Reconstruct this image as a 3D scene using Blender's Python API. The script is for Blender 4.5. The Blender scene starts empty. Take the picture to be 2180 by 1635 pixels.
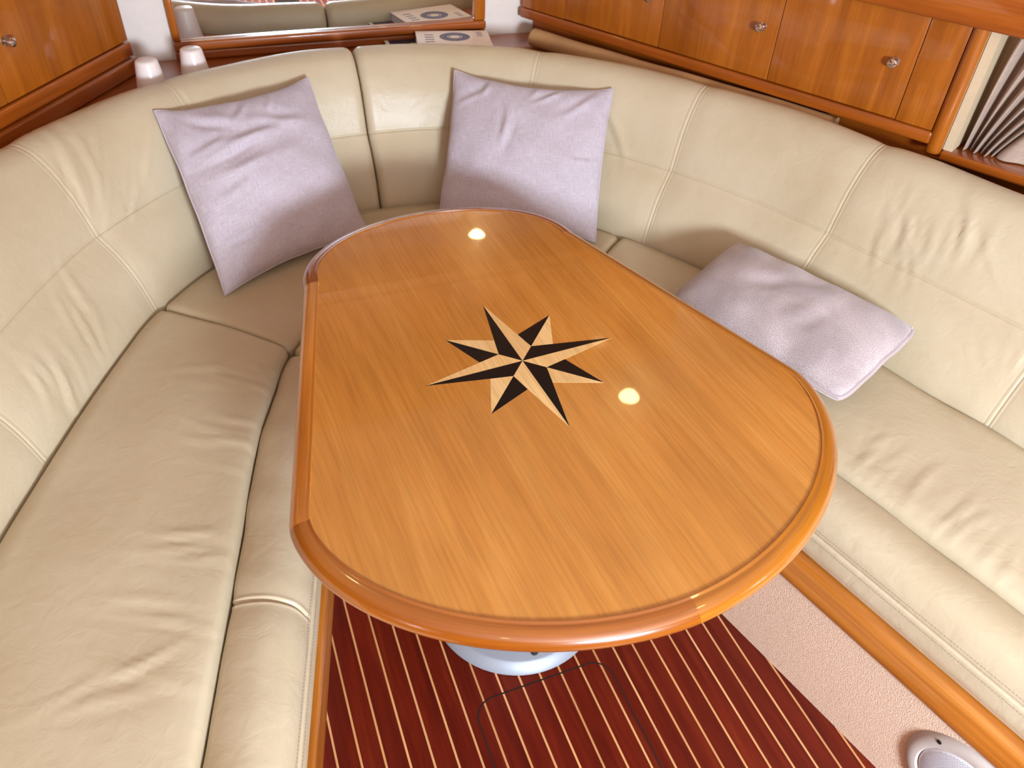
import bpy, math, random
import numpy as np
from mathutils import Vector, Matrix

scene = bpy.context.scene
COL = scene.collection

# ------------------------------------------------------------------ camera
PITCH, ROLL = math.radians(41.0), math.radians(-2.92)
fw = Vector((0, math.cos(PITCH), -math.sin(PITCH)))
up0 = Vector((0, math.sin(PITCH), math.cos(PITCH)))
rt0 = Vector((1, 0, 0))
rt = math.cos(ROLL) * rt0 - math.sin(ROLL) * up0
up = math.sin(ROLL) * rt0 + math.cos(ROLL) * up0
cam = bpy.data.cameras.new('camera')
cam.sensor_fit = 'HORIZONTAL'
cam.sensor_width = 36
cam.lens = 1660 / 2180 * 36
cam.clip_start = 0.02
cam.dof.use_dof = True
cam.dof.focus_distance = 1.35
cam.dof.aperture_fstop = 7.0
camo = bpy.data.objects.new('camera', cam)
M = Matrix((rt, up, -fw)).transposed().to_4x4()
M.translation = Vector((0, 0, 1.60))
camo.matrix_world = M
COL.objects.link(camo)
scene.camera = camo

# ------------------------------------------------------------------ world, daylight, exposure
world = bpy.data.worlds.new('sky')
scene.world = world
world.use_nodes = True
bgn = world.node_tree.nodes['Background']
bgn.inputs[0].default_value = (0.62, 0.78, 1.0, 1)
bgn.inputs[1].default_value = 1.0

scene.view_settings.view_transform = 'Standard'
scene.view_settings.look = 'None'
scene.view_settings.gamma = 1
scene.view_settings.use_curve_mapping = False
scene.view_settings.exposure = 0.12

# cabin axis (towards the bow) and across, seen from above
BETA = math.radians(22.3)
AX = Vector((-math.sin(BETA), math.cos(BETA), 0))
WX = Vector((math.cos(BETA), math.sin(BETA), 0))


def uv(u, v, z=0.0):
    return AX * u + WX * v + Vector((0, 0, z))


def area_light(name, loc, aim, sx, sy, power, color):
    l = bpy.data.lights.new(name, 'AREA')
    l.shape = 'RECTANGLE'
    l.size, l.size_y = sx, sy
    l.energy = power
    l.color = color
    o = bpy.data.objects.new(name, l)
    o.location = loc
    o.rotation_euler = (Vector(aim) - Vector(loc)).to_track_quat('-Z', 'Z').to_euler()
    COL.objects.link(o)
    return o


# daylight through the open companionway astern of the camera
area_light('companionway_offscreen', uv(-1.80, 0.56, 1.38), uv(2.0, 0.45, 0.9), 0.60, 0.42, 150, (0.74, 0.86, 1.0))


# ------------------------------------------------------------------ helpers
def lin(r, g, b):
    f = lambda c: (c / 255 / 12.92) if c / 255 <= 0.04045 else ((c / 255 + 0.055) / 1.055) ** 2.4
    return (f(r), f(g), f(b), 1)


def tag(o, label=None, cat=None, group=None, kind=None):
    if label: o['label'] = label
    if cat: o['category'] = cat
    if group: o['group'] = group
    if kind: o['kind'] = kind
    return o


def empty(name, loc=(0, 0, 0), rz=0.0):
    o = bpy.data.objects.new(name, None)
    o.empty_display_size = 0.05
    o.location = loc
    o.rotation_euler = (0, 0, rz)
    COL.objects.link(o)
    return o


def mesh(name, verts, faces, mat, parent=None, smooth=False, uvs=None, sharp=None):
    me = bpy.data.meshes.new(name)
    me.from_pydata([tuple(map(float, v)) for v in verts], [], faces)
    if uvs is not None:
        lay = me.uv_layers.new(name='UVMap')
        li = np.zeros(len(me.loops), dtype=np.int32)
        me.loops.foreach_get('vertex_index', li)
        a = np.array(uvs, dtype=np.float32)[li]
        lay.data.foreach_set('uv', a.ravel())
    me.materials.append(mat)
    if smooth:
        me.polygons.foreach_set('use_smooth', [True] * len(me.polygons))
    me.update()
    o = bpy.data.objects.new(name, me)
    COL.objects.link(o)
    if parent: o.parent = parent
    if smooth and sharp:
        me.set_sharp_from_angle(angle=math.radians(sharp))
    return o


def box(name, c, s, mat, parent=None, rz=0.0, bevel=0.0):
    """box centred at c with full sizes s, turned by rz about z, corners softened by bevel"""
    import bmesh
    bm = bmesh.new()
    bmesh.ops.create_cube(bm, size=1)
    for v in bm.verts:
        v.co = Vector((v.co.x * s[0], v.co.y * s[1], v.co.z * s[2]))
    if bevel:
        bmesh.ops.bevel(bm, geom=list(bm.edges), offset=bevel, segments=3, profile=0.5, affect='EDGES')
    me = bpy.data.meshes.new(name)
    bm.to_mesh(me)
    bm.free()
    me.materials.append(mat)
    if bevel:
        me.polygons.foreach_set('use_smooth', [True] * len(me.polygons))
        me.set_sharp_from_angle(angle=math.radians(50))
    o = bpy.data.objects.new(name, me)
    o.location = c
    o.rotation_euler = (0, 0, rz)
    COL.objects.link(o)
    if parent: o.parent = parent
    return o


def grid_faces(ns, npf, closed):
    f = []
    m = npf if closed else npf - 1
    for i in range(ns - 1):
        for j in range(m):
            k = (j + 1) % npf
            f.append((i * npf + j, (i + 1) * npf + j, (i + 1) * npf + k, i * npf + k))
    return f


def grid_normals(G, closed):
    ds = np.gradient(G, axis=0)
    if closed:
        dp = (np.roll(G, -1, axis=1) - np.roll(G, 1, axis=1))
    else:
        dp = np.gradient(G, axis=1)
    n = np.cross(dp, ds)
    l = np.linalg.norm(n, axis=2, keepdims=True)
    return n / np.maximum(l, 1e-9)


def lathe(name, prof, mat, parent=None, seg=40, loc=(0, 0, 0), smooth=True, sharp=40):
    """prof: list of (r, z) from the bottom axis to the top axis"""
    v, f = [], []
    n = len(prof)
    for i in range(seg):
        a = 2 * math.pi * i / seg
        for r, z in prof:
            v.append((r * math.cos(a), r * math.sin(a), z))
    for i in range(seg):
        k = (i + 1) % seg
        for j in range(n - 1):
            f.append((i * n + j, k * n + j, k * n + j + 1, i * n + j + 1))
    o = mesh(name, v, f, mat, parent, smooth, sharp=sharp)
    o.location = loc
    return o


def tube(name, pts, r, mat, parent=None, seg=8, closed=False):
    P = np.array(pts, float)
    n = len(P)
    T = np.roll(P, -1, 0) - np.roll(P, 1, 0) if closed else np.gradient(P, axis=0)
    T /= np.maximum(np.linalg.norm(T, axis=1, keepdims=True), 1e-9)
    v = []
    ref = np.array([0, 0, 1.0])
    for i in range(n):
        a = np.cross(T[i], ref)
        if np.linalg.norm(a) < 1e-3: a = np.cross(T[i], [1.0, 0, 0])
        a /= np.linalg.norm(a)
        b = np.cross(T[i], a)
        for k in range(seg):
            t = 2 * math.pi * k / seg
            v.append(P[i] + r * (math.cos(t) * a + math.sin(t) * b))
    f = []
    m = n if closed else n - 1
    for i in range(m):
        j = (i + 1) % n
        for k in range(seg):
            l = (k + 1) % seg
            f.append((i * seg + k, i * seg + l, j * seg + l, j * seg + k))
    if not closed:
        f.append(tuple(range(seg - 1, -1, -1)))
        f.append(tuple((n - 1) * seg + k for k in range(seg)))
    return mesh(name, v, f, mat, parent, True)


def catmull(P, t):
    """P (n,k) control points, t array of indices 0..n-1"""
    P = np.array(P, float)
    n = len(P)
    E = np.vstack([2 * P[0] - P[1], P, 2 * P[-1] - P[-2]])
    t = np.clip(np.asarray(t, float), 0, n - 1 - 1e-9)
    i = np.floor(t).astype(int)
    f = (t - i)[:, None]
    p0, p1, p2, p3 = E[i], E[i + 1], E[i + 2], E[i + 3]
    return 0.5 * (2 * p1 + (p2 - p0) * f + (2 * p0 - 5 * p1 + 4 * p2 - p3) * f ** 2 + (3 * p1 - p0 - 3 * p2 + p3) * f ** 3)


# ------------------------------------------------------------------ materials
def newmat(name):
    m = bpy.data.materials.new(name)
    m.use_nodes = True
    nt = m.node_tree
    return m, nt, nt.nodes['Principled BSDF']


def nd(nt, typ, **kw):
    n = nt.nodes.new(typ)
    for k, v in kw.items():
        if k in n.inputs:
            n.inputs[k].default_value = v
        else:
            setattr(n, k, v)
    return n


def ramp(nt, stops):
    r = nt.nodes.new('ShaderNodeValToRGB')
    el = r.color_ramp.elements
    el[0].position, el[0].color = stops[0]
    el[1].position, el[1].color = stops[1]
    for p, c in stops[2:]:
        e = el.new(p)
        e.color = c
    return r


def mixc(nt, mode, fac, a, b):
    m = nt.nodes.new('ShaderNodeMix')
    m.data_type = 'RGBA'
    m.blend_type = mode
    for idx, val in ((0, fac), (6, a), (7, b)):
        if hasattr(val, 'is_linked') or hasattr(val, 'links'):
            nt.links.new(val, m.inputs[idx])
        else:
            m.inputs[idx].default_value = val
    return m.outputs[2]


def wood(name, dark, mid, light, coord='Object', along='Y', rough=0.32, coat=0.6, coat_rough=0.08, grain=1.0, leaf=0.0, spec=0.5):
    m, nt, b = newmat(name)
    L = nt.links.new
    tc = nd(nt, 'ShaderNodeTexCoord')
    oi = nd(nt, 'ShaderNodeObjectInfo')
    mul = nd(nt, 'ShaderNodeMath', operation='MULTIPLY')
    mul.inputs[1].default_value = 37.0
    L(oi.outputs['Random'], mul.inputs[0])
    add = nd(nt, 'ShaderNodeVectorMath', operation='ADD')
    L(tc.outputs[coord], add.inputs[0])
    L(mul.outputs[0], add.inputs[1])
    mp = nd(nt, 'ShaderNodeMapping')
    s = {'X': (1.1, 14, 14), 'Y': (14, 1.1, 14), 'Z': (14, 14, 1.1)}[along]
    mp.inputs['Scale'].default_value = [k * grain for k in s]
    L(add.outputs[0], mp.inputs[0])
    n1 = nd(nt, 'ShaderNodeTexNoise', Scale=1.6, Detail=6.0, Roughness=0.55, Distortion=0.7)
    L(mp.outputs[0], n1.inputs['Vector'])
    r1 = ramp(nt, [(0.30, dark), (0.52, mid), (0.74, light)])
    L(n1.outputs[0], r1.inputs[0])
    mp2 = nd(nt, 'ShaderNodeMapping')
    s2 = {'X': (6, 190, 190), 'Y': (190, 6, 190), 'Z': (190, 190, 6)}[along]
    mp2.inputs['Scale'].default_value = s2
    L(add.outputs[0], mp2.inputs[0])
    n2 = nd(nt, 'ShaderNodeTexNoise', Scale=1.0, Detail=3.0, Roughness=0.6)
    L(mp2.outputs[0], n2.inputs['Vector'])
    r2 = ramp(nt, [(0.35, (0.82, 0.80, 0.78, 1)), (0.62, (1.04, 1.03, 1.02, 1))])
    L(n2.outputs[0], r2.inputs[0])
    c = mixc(nt, 'MULTIPLY', 0.8, r1.outputs[0], r2.outputs[0])
    # broad slow variation
    n3 = nd(nt, 'ShaderNodeTexNoise', Scale=4.0, Detail=2.0)
    L(add.outputs[0], n3.inputs['Vector'])
    r3 = ramp(nt, [(0.3, (0.88, 0.86, 0.84, 1)), (0.7, (1.06, 1.05, 1.03, 1))])
    L(n3.outputs[0], r3.inputs[0])
    c = mixc(nt, 'MULTIPLY', 0.8, c, r3.outputs[0])
    if leaf:
        sx = nd(nt, 'ShaderNodeSeparateXYZ')
        L(tc.outputs[coord], sx.inputs[0])
        dv = nd(nt, 'ShaderNodeMath', operation='DIVIDE')
        dv.inputs[1].default_value = leaf
        L(sx.outputs[{'Y': 0, 'X': 1, 'Z': 0}[along]], dv.inputs[0])
        fl = nd(nt, 'ShaderNodeMath', operation='FLOOR')
        L(dv.outputs[0], fl.inputs[0])
        wn = nd(nt, 'ShaderNodeTexWhiteNoise', noise_dimensions='1D')
        L(fl.outputs[0], wn.inputs['W'])
        r4 = ramp(nt, [(0.0, (0.90, 0.88, 0.85, 1)), (1.0, (1.05, 1.05, 1.04, 1))])
        L(wn.outputs[0], r4.inputs[0])
        c = mixc(nt, 'MULTIPLY', 0.9, c, r4.outputs[0])
    L(c, b.inputs['Base Color'])
    b.inputs['Roughness'].default_value = rough
    b.inputs['Coat Weight'].default_value = coat
    b.inputs['Coat Roughness'].default_value = coat_rough
    b.inputs['Coat IOR'].default_value = 1.5
    b.inputs['Specular IOR Level'].default_value = spec
    return m


def leather(name, col, col2, rough=0.42, spec=0.45):
    m, nt, b = newmat(name)
    L = nt.links.new
    tc = nd(nt, 'ShaderNodeTexCoord')
    n = nd(nt, 'ShaderNodeTexNoise', Scale=3.5, Detail=5.0, Roughness=0.6)
    L(tc.outputs['Object'], n.inputs['Vector'])
    r = ramp(nt, [(0.35, col2), (0.62, col)])
    L(n.outputs[0], r.inputs[0])
    L(r.outputs[0], b.inputs['Base Color'])
    v = nd(nt, 'ShaderNodeTexVoronoi', Scale=420.0)
    L(tc.outputs['Object'], v.inputs['Vector'])
    n2 = nd(nt, 'ShaderNodeTexNoise', Scale=28.0, Detail=4.0, Roughness=0.55, Distortion=0.6)
    L(tc.outputs['Object'], n2.inputs['Vector'])
    b1 = nd(nt, 'ShaderNodeBump', Strength=0.10, Distance=0.0006)
    L(v.outputs['Distance'], b1.inputs['Height'])
    b2 = nd(nt, 'ShaderNodeBump', Strength=0.35, Distance=0.004)
    L(n2.outputs[0], b2.inputs['Height'])
    L(b1.outputs[0], b2.inputs['Normal'])
    L(b2.outputs[0], b.inputs['Normal'])
    b.inputs['Roughness'].default_value = rough
    b.inputs['Specular IOR Level'].default_value = spec
    return m


def plain(name, col, rough=0.5, metal=0.0, spec=0.5, noise=0.0, nscale=60.0, coat=0.0, bump=0.0, bscale=200.0):
    m, nt, b = newmat(name)
    L = nt.links.new
    tc = nd(nt, 'ShaderNodeTexCoord')
    n = nd(nt, 'ShaderNodeTexNoise', Scale=nscale, Detail=3.0)
    L(tc.outputs['Object'], n.inputs['Vector'])
    lo = tuple(c * (1 - noise) for c in col[:3]) + (1,)
    hi = tuple(min(1, c * (1 + noise)) for c in col[:3]) + (1,)
    r = ramp(nt, [(0.3, lo), (0.7, hi)])
    L(n.outputs[0], r.inputs[0])
    L(r.outputs[0], b.inputs['Base Color'])
    if bump:
        n2 = nd(nt, 'ShaderNodeTexNoise', Scale=bscale, Detail=3.0)
        L(tc.outputs['Object'], n2.inputs['Vector'])
        bp = nd(nt, 'ShaderNodeBump', Strength=bump, Distance=0.002)
        L(n2.outputs[0], bp.inputs['Height'])
        L(bp.outputs[0], b.inputs['Normal'])
    b.inputs['Roughness'].default_value = rough
    b.inputs['Metallic'].default_value = metal
    b.inputs['Specular IOR Level'].default_value = spec
    b.inputs['Coat Weight'].default_value = coat
    return m


def fabric(name, lo, hi, sx, sy, sheen=0.3, bump=0.25, patch=None):
    """woven cloth: threads in UV space"""
    m, nt, b = newmat(name)
    L = nt.links.new
    tc = nd(nt, 'ShaderNodeTexCoord')
    outs = []
    for s in ((sx, sy, 1), (sy, sx, 1)):
        mp = nd(nt, 'ShaderNodeMapping')
        mp.inputs['Scale'].default_value = s
        L(tc.outputs['UV'], mp.inputs[0])
        n = nd(nt, 'ShaderNodeTexNoise', Scale=1.0, Detail=3.0, Roughness=0.6)
        L(mp.outputs[0], n.inputs['Vector'])
        outs.append(n.outputs[0])
    ad = nd(nt, 'ShaderNodeMath', operation='ADD')
    L(outs[0], ad.inputs[0])
    L(outs[1], ad.inputs[1])
    hf = nd(nt, 'ShaderNodeMath', operation='MULTIPLY')
    hf.inputs[1].default_value = 0.5
    L(ad.outputs[0], hf.inputs[0])
    r = ramp(nt, [(0.38, lo), (0.62, hi)])
    L(hf.outputs[0], r.inputs[0])
    c = r.outputs[0]
    if patch:
        n3 = nd(nt, 'ShaderNodeTexNoise', Scale=patch, Detail=3.0, Roughness=0.6, Distortion=0.5)
        L(tc.outputs['UV'], n3.inputs['Vector'])
        r3 = ramp(nt, [(0.40, (0.74, 0.72, 0.72, 1)), (0.62, (1.04, 1.04, 1.04, 1))])
        L(n3.outputs[0], r3.inputs[0])
        c = mixc(nt, 'MULTIPLY', 0.85, c, r3.outputs[0])
    L(c, b.inputs['Base Color'])
    bp = nd(nt, 'ShaderNodeBump', Strength=bump, Distance=0.002)
    L(hf.outputs[0], bp.inputs['Height'])
    L(bp.outputs[0], b.inputs['Normal'])
    b.inputs['Roughness'].default_value = 0.9
    b.inputs['Specular IOR Level'].default_value = 0.15
    b.inputs['Sheen Weight'].default_value = sheen
    b.inputs['Sheen Roughness'].default_value = 0.4
    return m


def emit(name, col, strength):
    m, nt, b = newmat(name)
    b.inputs['Base Color'].default_value = (0.8, 0.8, 0.8, 1)
    b.inputs['Emission Color'].default_value = col
    b.inputs['Emission Strength'].default_value = strength
    return m


M_LEATHER = leather('cream_leather', lin(202, 186, 157), lin(193, 175, 144), rough=0.40)
M_STITCH = plain('stitch_thread', lin(150, 135, 108), 0.8)
M_SEAMDARK = plain('seam_piping', lin(180, 162, 130), 0.6)
M_FIELD = wood('table_veneer', lin(198, 129, 53), lin(206, 139, 61), lin(214, 150, 73), along='Y', rough=0.25, coat=1.0, coat_rough=0.03, leaf=0.13)
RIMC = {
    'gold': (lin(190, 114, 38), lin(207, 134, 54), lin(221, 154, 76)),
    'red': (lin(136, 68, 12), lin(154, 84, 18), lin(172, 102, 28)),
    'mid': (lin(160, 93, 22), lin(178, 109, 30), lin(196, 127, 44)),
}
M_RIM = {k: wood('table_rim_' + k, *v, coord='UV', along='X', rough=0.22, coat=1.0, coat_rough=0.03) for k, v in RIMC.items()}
M_CAB = wood('cherry_veneer', lin(150, 78, 12), lin(168, 92, 18), lin(184, 106, 28), along='Z', rough=0.35, coat=0.7, coat_rough=0.06)
M_CABH = wood('cherry_rail', lin(144, 68, 10), lin(160, 80, 14), lin(176, 94, 22), along='X', rough=0.35, coat=0.7, coat_rough=0.06)
M_CABV = wood('cherry_post', lin(158, 82, 12), lin(178, 100, 20), lin(196, 118, 34), along='Z', rough=0.3, coat=0.8, coat_rough=0.05)
M_RAIL = wood('settee_rail_wood', lin(150, 84, 24), lin(176, 104, 34), lin(198, 126, 50), coord='UV', along='X', rough=0.3, coat=0.8, coat_rough=0.08)
M_SHELF = wood('shelf_wood', lin(140, 66, 12), lin(158, 80, 16), lin(174, 94, 24), coord='UV', along='X', rough=0.35, coat=0.5)
M_PLANK = wood('floor_plank_wood', lin(82, 16, 5), lin(98, 24, 8), lin(114, 36, 12), along='Y', rough=0.42, coat=0.10, coat_rough=0.25, grain=1.6, spec=0.22)
M_HOLLY = wood('floor_strip_wood', lin(196, 140, 88), lin(214, 160, 106), lin(226, 176, 124), along='Y', rough=0.4, coat=0.3, coat_rough=0.2)
M_INK = plain('dark_gap', lin(30, 10, 6), 0.6)
M_EBONY = plain('ebony_inlay', lin(9, 4, 5), 0.4, spec=0.25, coat=0.15, noise=0.2)
M_MAPLE = wood('maple_inlay', lin(232, 186, 122), lin(240, 200, 138), lin(247, 214, 158), along='Y', rough=0.25, coat=1.0, coat_rough=0.03)
M_CARPET = plain('riser_carpet', lin(228, 196, 170), 0.95, spec=0.1, noise=0.13, nscale=260, bump=0.95, bscale=420)
M_CHROME = plain('polished_chrome', lin(215, 210, 205), 0.15, metal=1.0)
M_ALU = plain('cast_aluminium', lin(158, 163, 172), 0.5, metal=0.35, noise=0.06, nscale=400)
M_DARKMETAL = plain('dark_bolt', lin(60, 58, 58), 0.4, metal=0.8)
M_WHITE = plain('white_vinyl', lin(228, 216, 206), 0.6, noise=0.02)
M_CEIL = plain('cream_headliner', lin(236, 230, 218), 0.7, noise=0.02)
M_LINER = plain('cream_hull_liner', lin(206, 184, 150), 0.7, noise=0.03)
M_GREY = plain('speaker_plastic', lin(190, 177, 168), 0.5, noise=0.02)
M_MESH = plain('speaker_mesh', lin(222, 220, 226), 0.5, noise=0.02)
M_MESHDOT = plain('speaker_hole', lin(128, 122, 124), 0.8)
M_FROST = plain('frosted_glass', lin(238, 226, 220), 0.28, noise=0.02)
M_LINEN = fabric('lilac_linen', lin(178, 165, 172), lin(202, 192, 200), 36, 520)
M_FUR = fabric('mauve_plush', lin(178, 160, 160), lin(206, 192, 192), 420, 420, sheen=0.6, bump=0.9, patch=7.0)
M_CURTAIN = fabric('taupe_cloth', lin(172, 149, 132), lin(188, 165, 148), 30, 300, sheen=0.2, bump=0.1)
M_ROLL = plain('rolled_suede', lin(178, 136, 90), 0.8, noise=0.12, nscale=14)
m, nt, b = newmat('mirror_glass')
b.inputs['Base Color'].default_value = (0.93, 0.94, 0.92, 1)
b.inputs['Metallic'].default_value = 1.0
b.inputs['Roughness'].default_value = 0.015
M_MIRROR = m
M_LAMP = emit('warm_lamp', (1.0, 0.80, 0.36, 1), 26.0)

# ------------------------------------------------------------------ setting
CEIL = 1.95
U0, U1 = -1.78, 2.573
V0, V1 = -1.20, 2.06
RZ = BETA


def ubox(name, u0, u1, v0, v1, z0, z1, mat, parent=None, bevel=0.0):
    return box(name, uv((u0 + u1) / 2, (v0 + v1) / 2, (z0 + z1) / 2), (v1 - v0, u1 - u0, z1 - z0), mat, parent, RZ, bevel)


floor = tag(ubox('floor', U0, U1, V0, V1, -0.06, -0.012, M_INK), kind='structure')
tag(ubox('wall_front', U1, U1 + 0.05, V0, V1, -0.06, CEIL + 0.05, M_WHITE), kind='structure')
tag(ubox('wall_left', U0, U1, V0 - 0.05, V0, -0.06, CEIL + 0.05, M_CAB), kind='structure')
tag(ubox('wall_right', U0, U1, V1, V1 + 0.05, -0.06, CEIL + 0.05, M_CAB), kind='structure')


def wall_with_hole(name, place, a0, a1, b0, b1, ha0, ha1, hb0, hb1, th, mat):
    """slab between a0..a1, b0..b1 with a rectangular opening; place(a, b, t) gives a point"""
    v, f = [], []
    out = [(a0, b0), (a1, b0), (a1, b1), (a0, b1)]
    inn = [(ha0, hb0), (ha1, hb0), (ha1, hb1), (ha0, hb1)]
    for t in (0, th):
        for q in out + inn:
            v.append(place(q[0], q[1], t))
    for k in range(4):
        j = (k + 1) % 4
        f.append((k, j, 4 + j, 4 + k))
        f.append((8 + j, 8 + k, 12 + k, 12 + j))
        f.append((k, 8 + k, 8 + j, j))
        f.append((4 + j, 12 + j, 12 + k, 4 + k))
    return mesh(name, v, f, mat)


tag(wall_with_hole('wall_back', lambda a, b_, t: uv(U0 - t, a, b_), V0, V1, -0.06, CEIL + 0.05, 0.20, 1.04, 1.0, 1.92, 0.05, M_CAB), kind='structure')
tag(ubox('ceiling', U0, U1, V0, V1, CEIL, CEIL + 0.05, M_CEIL), kind='structure')

# floor planks with pale strips between them
PTH = math.radians(23.05)
PA = Vector((-math.sin(PTH), math.cos(PTH), 0))
PW = Vector((math.cos(PTH), math.sin(PTH), 0))
PITCHW, STRIP = 0.0453, 0.0044
plank0 = strip0 = None
for k in range(-9, 38):
    v = -0.0242 + PITCHW * k
    for kind in ('plank', 'strip'):
        src = plank0 if kind == 'plank' else strip0
        w = PITCHW - STRIP if kind == 'plank' else STRIP
        vc = v + PITCHW / 2 if kind == 'plank' else v
        if src is None:
            src = box('plank' if kind == 'plank' else 'inlay_strip', (0, 0, 0), (w, 3.1, 0.012), M_PLANK if kind == 'plank' else M_HOLLY, None, 0, 0.0)
            o = src
            if kind == 'plank': plank0 = src
            else: strip0 = src
        else:
            o = src.copy()
            COL.objects.link(o)
        o.parent = floor
        o.matrix_parent_inverse = Matrix.Identity(4)
        wm = Matrix.Translation(PA * 0.02 + PW * vc + Vector((0, 0, -0.006))) @ Matrix.Rotation(PTH, 4, 'Z')
        fm = Matrix.Translation(floor.location) @ Matrix.Rotation(RZ, 4, 'Z')
        loc_m = fm.inverted() @ wm
        o.location = loc_m.to_translation()
        o.rotation_euler = loc_m.to_euler()

# floor access panel: the dark joint around it
pts = []
hu, hv0, hv1, hr = 0.756, 0.268, 0.582, 0.045
pts.append((0.0, hv0))
for k in range(9):
    a = math.pi - k * math.pi / 16
    pts.append((hu - hr + hr * math.sin(a), hv0 + hr + hr * math.cos(a)))
for k in range(9):
    a = math.pi / 2 - k * math.pi / 16
    pts.append((hu - hr + hr * math.sin(a), hv1 - hr + hr * math.cos(a)))
pts.append((0.0, hv1))
hp = [PA * p[0] + PW * p[1] for p in pts]
vv, ff = [], []
for i, p in enumerate(hp):
    a = hp[max(i - 1, 0)]
    c = hp[min(i + 1, len(hp) - 1)]
    t = (c - a).normalized()
    n = Vector((-t.y, t.x, 0))
    for s in (-1, 1):
        vv.append(p + n * 0.0016 * s + Vector((0, 0, 0.0004)))
        vv.append(p + n * 0.0016 * s + Vector((0, 0, -0.004)))
for i in range(len(hp) - 1):
    q = i * 4
    ff += [(q, q + 2, q + 6, q + 4), (q + 1, q, q + 4, q + 5), (q + 2, q + 3, q + 7, q + 6)]
fm = Matrix.Translation(floor.location) @ Matrix.Rotation(RZ, 4, 'Z')
hs = mesh('hatch_joint', vv, ff, M_INK, floor)
hs.matrix_parent_inverse = fm.inverted()

# ------------------------------------------------------------------ settee: plan curves
OC = [(-.80, -.02), (-.857, .43), (-.892, .84), (-.899, 1.1), (-.892, 1.36), (-.868, 1.53), (-.775, 1.775), (-.61, 1.975),
      (-.41, 2.09), (-.20, 2.142), (.05, 2.105), (.295, 1.99), (.521, 1.826), (.716, 1.626), (.882, 1.443), (1.089, 1.195), (1.40, .83), (1.65, .53)]
RC = [(-.210, -.02), (-.277, .43), (-.338, .84), (-.375, 1.06), (-.392, 1.22), (-.392, 1.355), (-.345, 1.47), (-.26, 1.55),
      (-.17, 1.595), (-.09, 1.61), (0, 1.60), (.085, 1.56), (.20, 1.46), (.335, 1.33), (.49, 1.13), (.692, .862), (.97, .49), (1.24, .13)]
TT = np.linspace(0, 17, 3401)
OD = catmull(OC, TT)
RD = catmull(RC, TT)
OS = np.concatenate([[0], np.cumsum(np.linalg.norm(np.diff(OD, axis=0), axis=1))])
MD = 0.5 * (OD + RD)
MS = np.concatenate([[0], np.cumsum(np.linalg.norm(np.diff(MD, axis=0), axis=1))])


def near(D, S, x, y):
    return S[np.argmin((D[:, 0] - x) ** 2 + (D[:, 1] - y) ** 2)]


def sO(x, y): return near(OD, OS, x, y)


def tauO(s): return np.interp(s, OS, TT)


def frameO(s):
    t = tauO(s)
    p = np.stack([np.interp(t, TT, OD[:, 0]), np.interp(t, TT, OD[:, 1])], 1)
    e = 0.02
    a = np.stack([np.interp(s + e, OS, OD[:, 0]), np.interp(s + e, OS, OD[:, 1])], 1)
    b_ = np.stack([np.interp(s - e, OS, OD[:, 0]), np.interp(s - e, OS, OD[:, 1])], 1)
    d = a - b_
    d /= np.linalg.norm(d, axis=1, keepdims=True)
    n = np.stack([-d[:, 1], d[:, 0]], 1)     # to the left of travel = outboard
    return p, n


def samples(s0, s1, step, feats, fine=(0, .0015, .003, .005, .007, .009, .0115, .014, .018, .024)):
    L = list(np.linspace(s0, s1, max(2, int((s1 - s0) / step))))
    for f in feats:
        for d in fine:
            for q in (f - d, f + d):
                if s0 <= q <= s1: L.append(q)
    for d in (0, .001, .003, .006, .010, .015, .021):
        L += [s0 + d, s1 - d]
    L = np.array(sorted(L))
    keep = [0]
    for i in range(1, len(L)):
        if L[i] - L[keep[-1]] > 0.0006: keep.append(i)
    L = L[keep]
    L[-1] = s1
    return L


def end_inset(S, r):
    d = np.minimum(S - S[0], S[-1] - S)
    d = np.clip(d, 0, r)
    return r - np.sqrt(np.maximum(r * r - (r - d) ** 2, 0))


def wrinkles(S, P, W):
    """S (n,1) and P (1,m) surface coordinates in metres; W list of (s, p, angle, length, width, height)"""
    D = np.zeros(np.broadcast(S, P).shape)
    for s, p, a, l, w, h in W:
        ca, sa = math.cos(a), math.sin(a)
        x = (S - s) * ca + (P - p) * sa
        y = -(S - s) * sa + (P - p) * ca
        y = y + 0.07 * x * x / max(l, 1e-3) * (1 if (int(s * 1e4) % 2) else -1)
        D += h * np.exp(-(x / l) ** 2) * (np.exp(-(y / w) ** 2) - 0.6 * np.exp(-((y - 1.6 * w) / (1.3 * w)) ** 2))
    return D


def lumps(S, P, amp, sc, seed):
    rg = random.Random(seed)
    D = np.zeros(np.broadcast(S, P).shape)
    for k in range(9):
        a = rg.uniform(0, 6.28)
        f = rg.uniform(0.6, 1.6) / sc * 6.28
        D += np.sin(f * (S * math.cos(a) + P * math.sin(a)) + rg.uniform(0, 6.28)) / 9
    return D * amp


def rand_wr(rg, n, s, ds, p, dp, ang, da, l, w, h):
    return [(s + rg.uniform(-ds, ds), p + rg.uniform(-dp, dp), ang + rg.uniform(-da, da), l * rg.uniform(.6, 1.3), w * rg.uniform(.7, 1.3), h * rg.uniform(.5, 1.2)) for _ in range(n)]


def sweep_solid(name, G, mat, parent, uvs):
    ns, npf = G.shape[:2]
    f = grid_faces(ns, npf, True)
    v = G.reshape(-1, 3)
    f.append(tuple(range(npf)))
    f.append(tuple((ns - 1) * npf + j for j in range(npf - 1, -1, -1)))
    return mesh(name, v, f, mat, parent, True, uvs, sharp=70)


# ------------------------------------------------------------------ backrests
BPROF = [(.004, .40), (.0, .44), (.006, .475), (.026, .53), (.062, .59), (.100, .645), (.128, .70), (.150, .75), (.172, .79), (.205, .825),
         (.245, .838), (.278, .829), (.297, .80), (.303, .75), (.302, .60), (.290, .42), (.15, .40)]


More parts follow.
